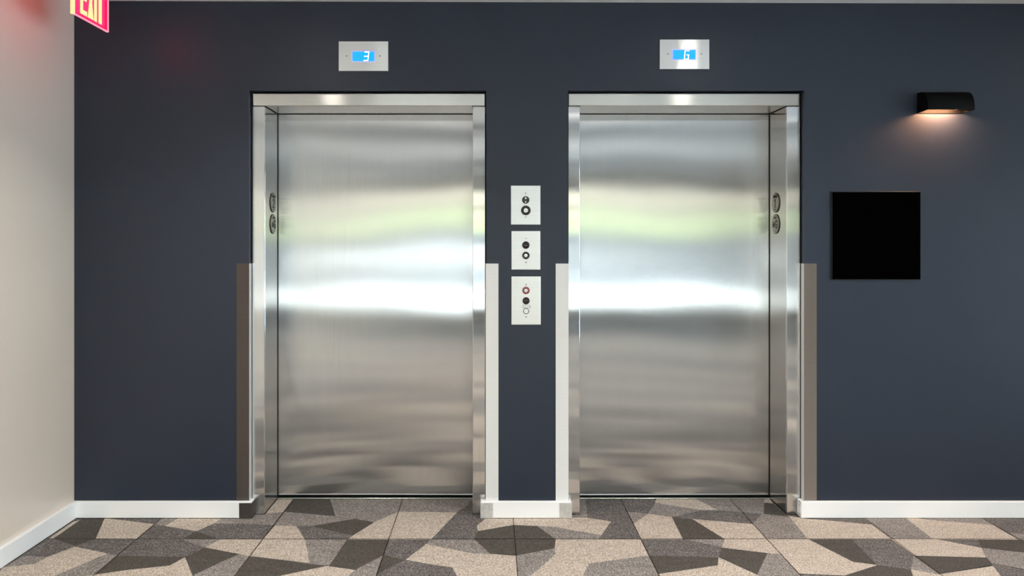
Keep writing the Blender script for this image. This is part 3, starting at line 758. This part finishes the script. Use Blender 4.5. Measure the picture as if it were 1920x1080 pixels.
# ------------------------------------------------------------------ wall lamp
WX0, WX1 = 2.222, 2.4635
t = thing('wall_lamp', 'small black hooded wall lamp glowing warm onto the wall', 'wall lamp', ((WX0 + WX1) / 2, 0, 2.108))
prof = [(0.0, 2.2115), (-0.030, 2.2115)] + [(-0.030 - 0.062 * math.sin(a), 2.1265 + 0.085 * math.cos(a)) for a in [PI / 2 * k / 10 for k in range(1, 11)]] + [(-0.092, 2.111)]
inn = [(y + (0.0035 if y < -0.03 else 0.0), z - (0.0035 if y > -0.09 else 0)) for y, z in prof]
bm = bmesh.new()
def strip(bm, pts, xa, xb):
    a = [bm.verts.new((xa, y, z)) for y, z in pts]; b = [bm.verts.new((xb, y, z)) for y, z in pts]
    for i in range(len(pts) - 1):
        f = bm.faces.new((a[i], a[i + 1], b[i + 1], b[i])); f.smooth = True
    return a, b
closed = prof + list(reversed(inn))
a = [bm.verts.new((WX0, y, z)) for y, z in closed]; b = [bm.verts.new((WX1, y, z)) for y, z in closed]
for i in range(len(closed)):
    bm.faces.new((a[i], a[(i + 1) % len(closed)], b[(i + 1) % len(closed)], b[i]))
bm.faces.new(a); bm.faces.new(list(reversed(b)))
obj('hood', bm, M['lamp_black'], t)
for (xa, xb) in ((WX0, WX0 + .003), (WX1 - .003, WX1)):
    bm = bmesh.new(); pp = prof + [(0, 2.107)]
    a = [bm.verts.new((xa, y, z)) for y, z in pp]; b = [bm.verts.new((xb, y, z)) for y, z in pp]
    bm.faces.new(a); bm.faces.new(list(reversed(b)))
    for i in range(len(pp)):
        bm.faces.new((a[i], a[(i + 1) % len(pp)], b[(i + 1) % len(pp)], b[i]))
    obj('end_cap', bm, M['lamp_black'], t)
obj('back_plate', bx(WX0 + .003, WX1 - .003, -0.004, -0.0003, 2.106, 2.208), M['lamp_black'], t)
# baffle that hides most of the opening, leaving the left two thirds glowing
obj('baffle', bx(WX0 + 0.165, WX1 - .003, -0.086, -0.046, 2.113, 2.116), M['lamp_black'], t)
bm = bmesh.new()
nb = 16
for k in range(2):
    pass
def cylx(bm, xa, xb, yc, zc_, r, n=16):
    a = [bm.verts.new((xa, yc + r * math.cos(2 * PI * i / n), zc_ + r * math.sin(2 * PI * i / n))) for i in range(n)]
    b = [bm.verts.new((xb, yc + r * math.cos(2 * PI * i / n), zc_ + r * math.sin(2 * PI * i / n))) for i in range(n)]
    bm.faces.new(a); bm.faces.new(list(reversed(b)))
    for i in range(n):
        f = bm.faces.new((a[i], a[(i + 1) % n], b[(i + 1) % n], b[i])); f.smooth = True
cylx(bm, WX0 + 0.045, WX0 + 0.135, -0.045, 2.150, 0.011)
obj('bulb', bm, M['bulb'], t)
ld = bpy.data.lights.new('lamp_light', 'AREA'); ld.shape = 'RECTANGLE'; ld.size = 0.15; ld.size_y = 0.02
ld.energy = 3.6; ld.color = (1.0, 0.47, 0.23)
lo = bpy.data.objects.new('lamp_light', ld); COL.objects.link(lo); lo.parent = t
lo.location = (0.0, -0.046, 0.030)   # just under the bulb, facing down

# ------------------------------------------------------------------ exit sign (hangs from the ceiling near the left wall)
SX = -1.84
ya, yb = 3.289 + CAMY, 3.582 + CAMY
zb_ = 2.442; zt_ = 2.622
t = thing('exit_sign', 'glowing red exit sign hanging from the ceiling at the left', 'exit sign', (SX, (ya + yb) / 2, zb_))
pn = obj('sign_panel', bx(SX - 0.007, SX, ya + .006, yb - .007, zb_ + .004, zt_), M['exit_face'], t)
bm = bmesh.new(); box(bm, SX - 0.009, SX + 0.0015, ya + .006, yb - .0, zb_, zb_ + .0042); box(bm, SX - 0.009, SX + 0.0015, yb - .008, yb + .003, zb_, zt_)
obj('lit_edge', bm, M['exit_edge'], t)
obj('lit_end', bx(SX - 0.0155, SX + 0.0015, ya - .002, ya + .006, zb_, zt_), M['exit_end'], t)
obj('sign_housing', bx(SX - 0.03, SX + 0.023, ya - .01, yb + .01, zt_, 2.6935, bev=0.002), M['exit_body'], t)
for k_, (dx_, rz_) in enumerate(((-0.012, PI / 2), (0.006, -PI / 2))):   # the sign's red glow, one side each
    ld = bpy.data.lights.new('sign_glow', 'AREA'); ld.shape = 'RECTANGLE'; ld.size = 0.25; ld.size_y = 0.15
    ld.energy = (0.6, 0.6)[k_]; ld.color = (1.0, 0.04, 0.09)
    o = bpy.data.objects.new('sign_glow', ld); COL.objects.link(o); o.parent = t
    o.location = (dx_, 0, 0.09); o.rotation_euler = (PI / 2, 0, -rz_)
dep = lambda px: (VX - px) and (F * (-SX) / (VX - px)) + CAMY
zl0, zl1 = zb_ + 0.0175, zb_ + 0.168
def letter(polys):
    bm = bmesh.new()
    for p in polys:
        a = [bm.verts.new((SX + 0.0003, y, z)) for y, z in p]; b = [bm.verts.new((SX + 0.0016, y, z)) for y, z in p]
        bm.faces.new(a); bm.faces.new(list(reversed(b)))
        for i in range(len(p)):
            bm.faces.new((a[i], a[(i + 1) % len(p)], b[(i + 1) % len(p)], b[i]))
    return bm
rect = lambda y0, y1, z0, z1: [(y0, z0), (y1, z0), (y1, z1), (y0, z1)]
e0, e1 = dep(150.2), dep(162.8); sw = 0.022
zm = (zl0 + zl1) / 2
obj('letter_e', letter([rect(e0, e0 + sw, zl0, zl1), rect(e0 + sw, e1, zl0, zl0 + .021), rect(e0 + sw, e1 - .004, zm - .010, zm + .010), rect(e0 + sw, e1, zl1 - .021, zl1)]), M['exit_letter'], pn)
x0_, x1_ = dep(164.3), dep(175.0)
obj('letter_x', letter([[(x0_, zl0), (x0_ + .022, zl0), (x1_, zl1), (x1_ - .022, zl1)], [(x1_ - .022, zl0), (x1_, zl0), (x0_ + .022, zl1), (x0_, zl1)]]), M['exit_letter'], pn)
obj('letter_i', letter([rect(dep(176.3), dep(181.2), zl0, zl1)]), M['exit_letter'], pn)
tm = (dep(184.6) + dep(190.4)) / 2
obj('letter_t', letter([rect(dep(184.6), dep(190.4), zl0, zl1 - .021), rect(tm - .030, tm + .030, zl1 - .021, zl1)]), M['exit_letter'], pn)

# ------------------------------------------------------------------ windows, far side of the lobby
def window(idx, a0, a1, fixed, axis):
    """glazing bay from a0..a1 along the wall, z 0..2.42"""
    Zb, Zt, fw = 0.0, 2.42, 0.05
    B = (lambda u0, u1, v0, v1, z0, z1: (u0, u1, v0, v1, z0, z1)) if axis == 'x' else (lambda u0, u1, v0, v1, z0, z1: (v0, v1, u0, u1, z0, z1))
    bm = bmesh.new()
    for (u0, u1, z0, z1) in ((a0, a0 + fw, Zb, Zt), (a1 - fw, a1, Zb, Zt), (a0 + fw, a1 - fw, Zt - .06, Zt), (a0 + fw, a1 - fw, 2.02, 2.06)):
        box(bm, *B(u0, u1, fixed - .05, fixed + .05, z0, z1), bev=.003)
    w = struct('window_%d' % idx, bm, M['frame_dark'], 'tall window bay of the lobby')
    bm = bmesh.new(); box(bm, *B(a0 + fw, a1 - fw, fixed - .05, fixed + .05, Zb, Zb + .22), bev=.003)
    obj('bottom_rail', bm, M['rail'], w)
    bm = bmesh.new(); box(bm, *B(a0 + fw, a1 - fw, fixed - .004, fixed + .004, Zb + .22, Zt - .06))
    obj('pane', bm, M['glass'], w)
k = 1
nbay = 4
bw = (XR - XL) / nbay
for i in range(nbay):
    window(k, XL + i * bw, XL + (i + 1) * bw, YB - .1, 'x'); k += 1
for i in range(3):  # unseen right-hand bays, put in for bluish side light
    window(k, -7.5 + i * 2.2, -5.3 + i * 2.2, XR + .1, 'y'); k += 1
bm = bmesh.new(); prism(bm, [(XL, 2.42), (XR, 2.42), (XR, zc(XR)), (XL, zc(XL))], YB - .2, YB)
struct('wall_front', bm, M['beige'], 'beige band above the lobby windows')
bm = bmesh.new(); zz = zc(XR) - .0005
box(bm, XR, XR + .2, YB - .2, -7.5, 0, zz); box(bm, XR, XR + .2, -0.9, 0.6, 0, zz); box(bm, XR, XR + .2, -7.5, -0.9, 2.42, zz)
struct('wall_right', bm, M['beige'], 'beige wall at the right end of the lobby')

# ------------------------------------------------------------------ outdoors, seen only as reflections in the steel
bm = bmesh.new(); box(bm, -45, 45, -19.5, YB - .3, -0.3, -0.02)
struct('patio', bm, M['patio'], 'pale concrete paving outside the windows')
bm = bmesh.new(); box(bm, XR + .3, 45, YB - .3, 20, -0.3, -0.02)  # unseen ground, coloured to throw bluish light indoors
struct('side_bounce_paving', bm, M['blue_bounce'], 'unseen blue-tinted paving bouncing light in at the right end windows')
bm = bmesh.new(); box(bm, -45, 45, -60, -19.5, -0.3, -0.06)
struct('road', bm, M['road'], 'grey road outside the windows')
bm = bmesh.new(); box(bm, -9.0, -1.2, -38.6, -38.2, -0.06, 1.15, bev=.03)  # plain white block in place of a parked car
struct('car_stand_in', bm, M['stand_in_white'], 'plain white block for a parked car across the road')
bm = bmesh.new(); box(bm, -45, 45, -39.6, -39.2, -0.06, 1.9, bev=.03)
struct('retaining_wall', bm, M['grey_wall'], 'blue grey retaining wall below the hedge')
# dark entrance matting inside the windows
bm = bmesh.new(); box(bm, XL + .03, XR - .03, -9.36, -7.3, 0.0, 0.012, bev=.002)
tag(obj('entrance_mat', bm, M['mat_dark']), 'long dark entrance mat by the lobby windows', 'mat')
bm = bmesh.new()
nx_ = 150
rr = random.Random(11)
top = [[None] * 5 for _ in range(nx_ + 1)]
for i in range(nx_ + 1):
    x = -45 + 90 * i / nx_
    for j, (yo, z) in enumerate(((-40.0, -0.06), (-40.0 + rr.uniform(-.2, .3), 1.6), (-40.3, 3.0 + rr.uniform(-.15, .2)), (-41.5, 3.2 + rr.uniform(-.15, .2)), (-42.4, -0.06))):
        top[i][j] = bm.verts.new((x, yo, z))
for i in range(nx_):
    for j in range(4):
        bm.faces.new((top[i][j], top[i + 1][j], top[i + 1][j + 1], top[i][j + 1]))
h = obj('hedge', bm, M['leaf']); tag(h, 'long green hedge across the road', 'hedge'); h['kind'] = 'stuff'
t = thing('building', 'beige building beyond the hedge', 'building', (0, -56, 0))
obj('facade', bx(-45, 45, -58, -56, -0.06, 9.0), M['stucco'], t)
for i in range(9):
    obj('facade_window', bx(-40 + i * 10, -37.5 + i * 10, -56.05, -55.95, 5.2, 7.2), M['bglass'], t)

# ------------------------------------------------------------------ recessed ceiling lights
M['can'] = mat('downlight trim', (0.85, 0.85, 0.84, 1), 0.5)
M['lens'] = mat('downlight lens', (1, 1, 1, 1), 0.5, emit=(1.0, 0.93, 0.84, 1), estr=20)
def downlight(x, y, e, label, spread=150):
    z = zc(x)
    t = thing('ceiling_light', label, 'ceiling light', (x, y, z), 'recessed lights in the lobby ceiling')
    bm = bmesh.new(); n = 28
    def ring(r, zz): return [bm.verts.new((x + r * math.cos(2 * PI * i / n), y + r * math.sin(2 * PI * i / n), zz)) for i in range(n)]
    R = [ring(.085, z - .0004), ring(.083, z - .006), ring(.066, z - .006), ring(.064, z - .0004)]
    for a, b in zip(R, R[1:]):
        for i in range(n):
            f = bm.faces.new((a[i], a[(i + 1) % n], b[(i + 1) % n], b[i])); f.smooth = True
    obj('trim_ring', bm, M['can'], t)
    bm = bmesh.new(); bm.faces.new(list(reversed([bm.verts.new((x + .063 * math.cos(2 * PI * i / n), y + .063 * math.sin(2 * PI * i / n), z - .001)) for i in range(n)])))
    obj('lens', bm, M['lens'], t)
    ld = bpy.data.lights.new('downlight', 'AREA'); ld.shape = 'DISK'; ld.size = 0.12; ld.energy = e
    ld.color = (1.0, 0.965, 0.92); ld.spread = math.radians(spread)
    o = bpy.data.objects.new('downlight', ld); COL.objects.link(o); o.parent = t; o.location = (0, 0, -0.008)
ELIGHT = 14
for x, w1 in ((-1.07, 'first'), (1.28, 'second'), (3.63, 'third')):
    for y, w2 in ((-0.96, 'row nearest the elevators'), (-3.3, 'second row'), (-5.8, 'third row'), (-8.2, 'row nearest the windows')):
        downlight(x, y, ELIGHT * (0.45 if y > -1 else 1), 'round recessed ceiling light, %s from the left in the %s' % (w1, w2), 115 if y > -1 else 150)

# ------------------------------------------------------------------ daylight
w = bpy.data.worlds.new('sky'); sc.world = w; w.use_nodes = True
bg = w.node_tree.nodes['Background']
bg.inputs['Color'].default_value = (0.74, 0.865, 1.0, 1); bg.inputs['Strength'].default_value = 3.4
sd = bpy.data.lights.new('sun', 'SUN'); sd.energy = 11.0; sd.angle = math.radians(1.0); sd.color = (1.0, 0.985, 0.96)
so = bpy.data.objects.new('sun', sd); COL.objects.link(so)
so.rotation_euler = (math.radians(-35), math.radians(10), 0)   # high sun from behind the elevator side
def portal(loc, rot, sx, sy):
    d = bpy.data.lights.new('daylight_portal', 'AREA'); d.shape = 'RECTANGLE'; d.size = sx; d.size_y = sy
    d.cycles.is_portal = True
    o = bpy.data.objects.new('daylight_portal', d); COL.objects.link(o); o.location = loc; o.rotation_euler = rot
portal(((XL + XR) / 2, YB - .22, 1.21), (PI / 2, 0, PI), XR - XL, 2.42)
portal((XR + .22, -4.2, 1.21), (PI / 2, 0, -PI / 2), 6.6, 2.42)

# ------------------------------------------------------------------ view
sc.view_settings.view_transform = 'Standard'
sc.view_settings.look = 'None'
sc.view_settings.exposure = 1.0
sc.view_settings.gamma = 1.0
sc.view_settings.use_curve_mapping = False
sc.cycles.max_bounces = 8
sc.cycles.diffuse_bounces = 5
sc.cycles.glossy_bounces = 5
sc.cycles.transparent_max_bounces = 8
sc.cycles.caustics_reflective = False
sc.cycles.caustics_refractive = False
sc.cycles.sample_clamp_indirect = 6.0
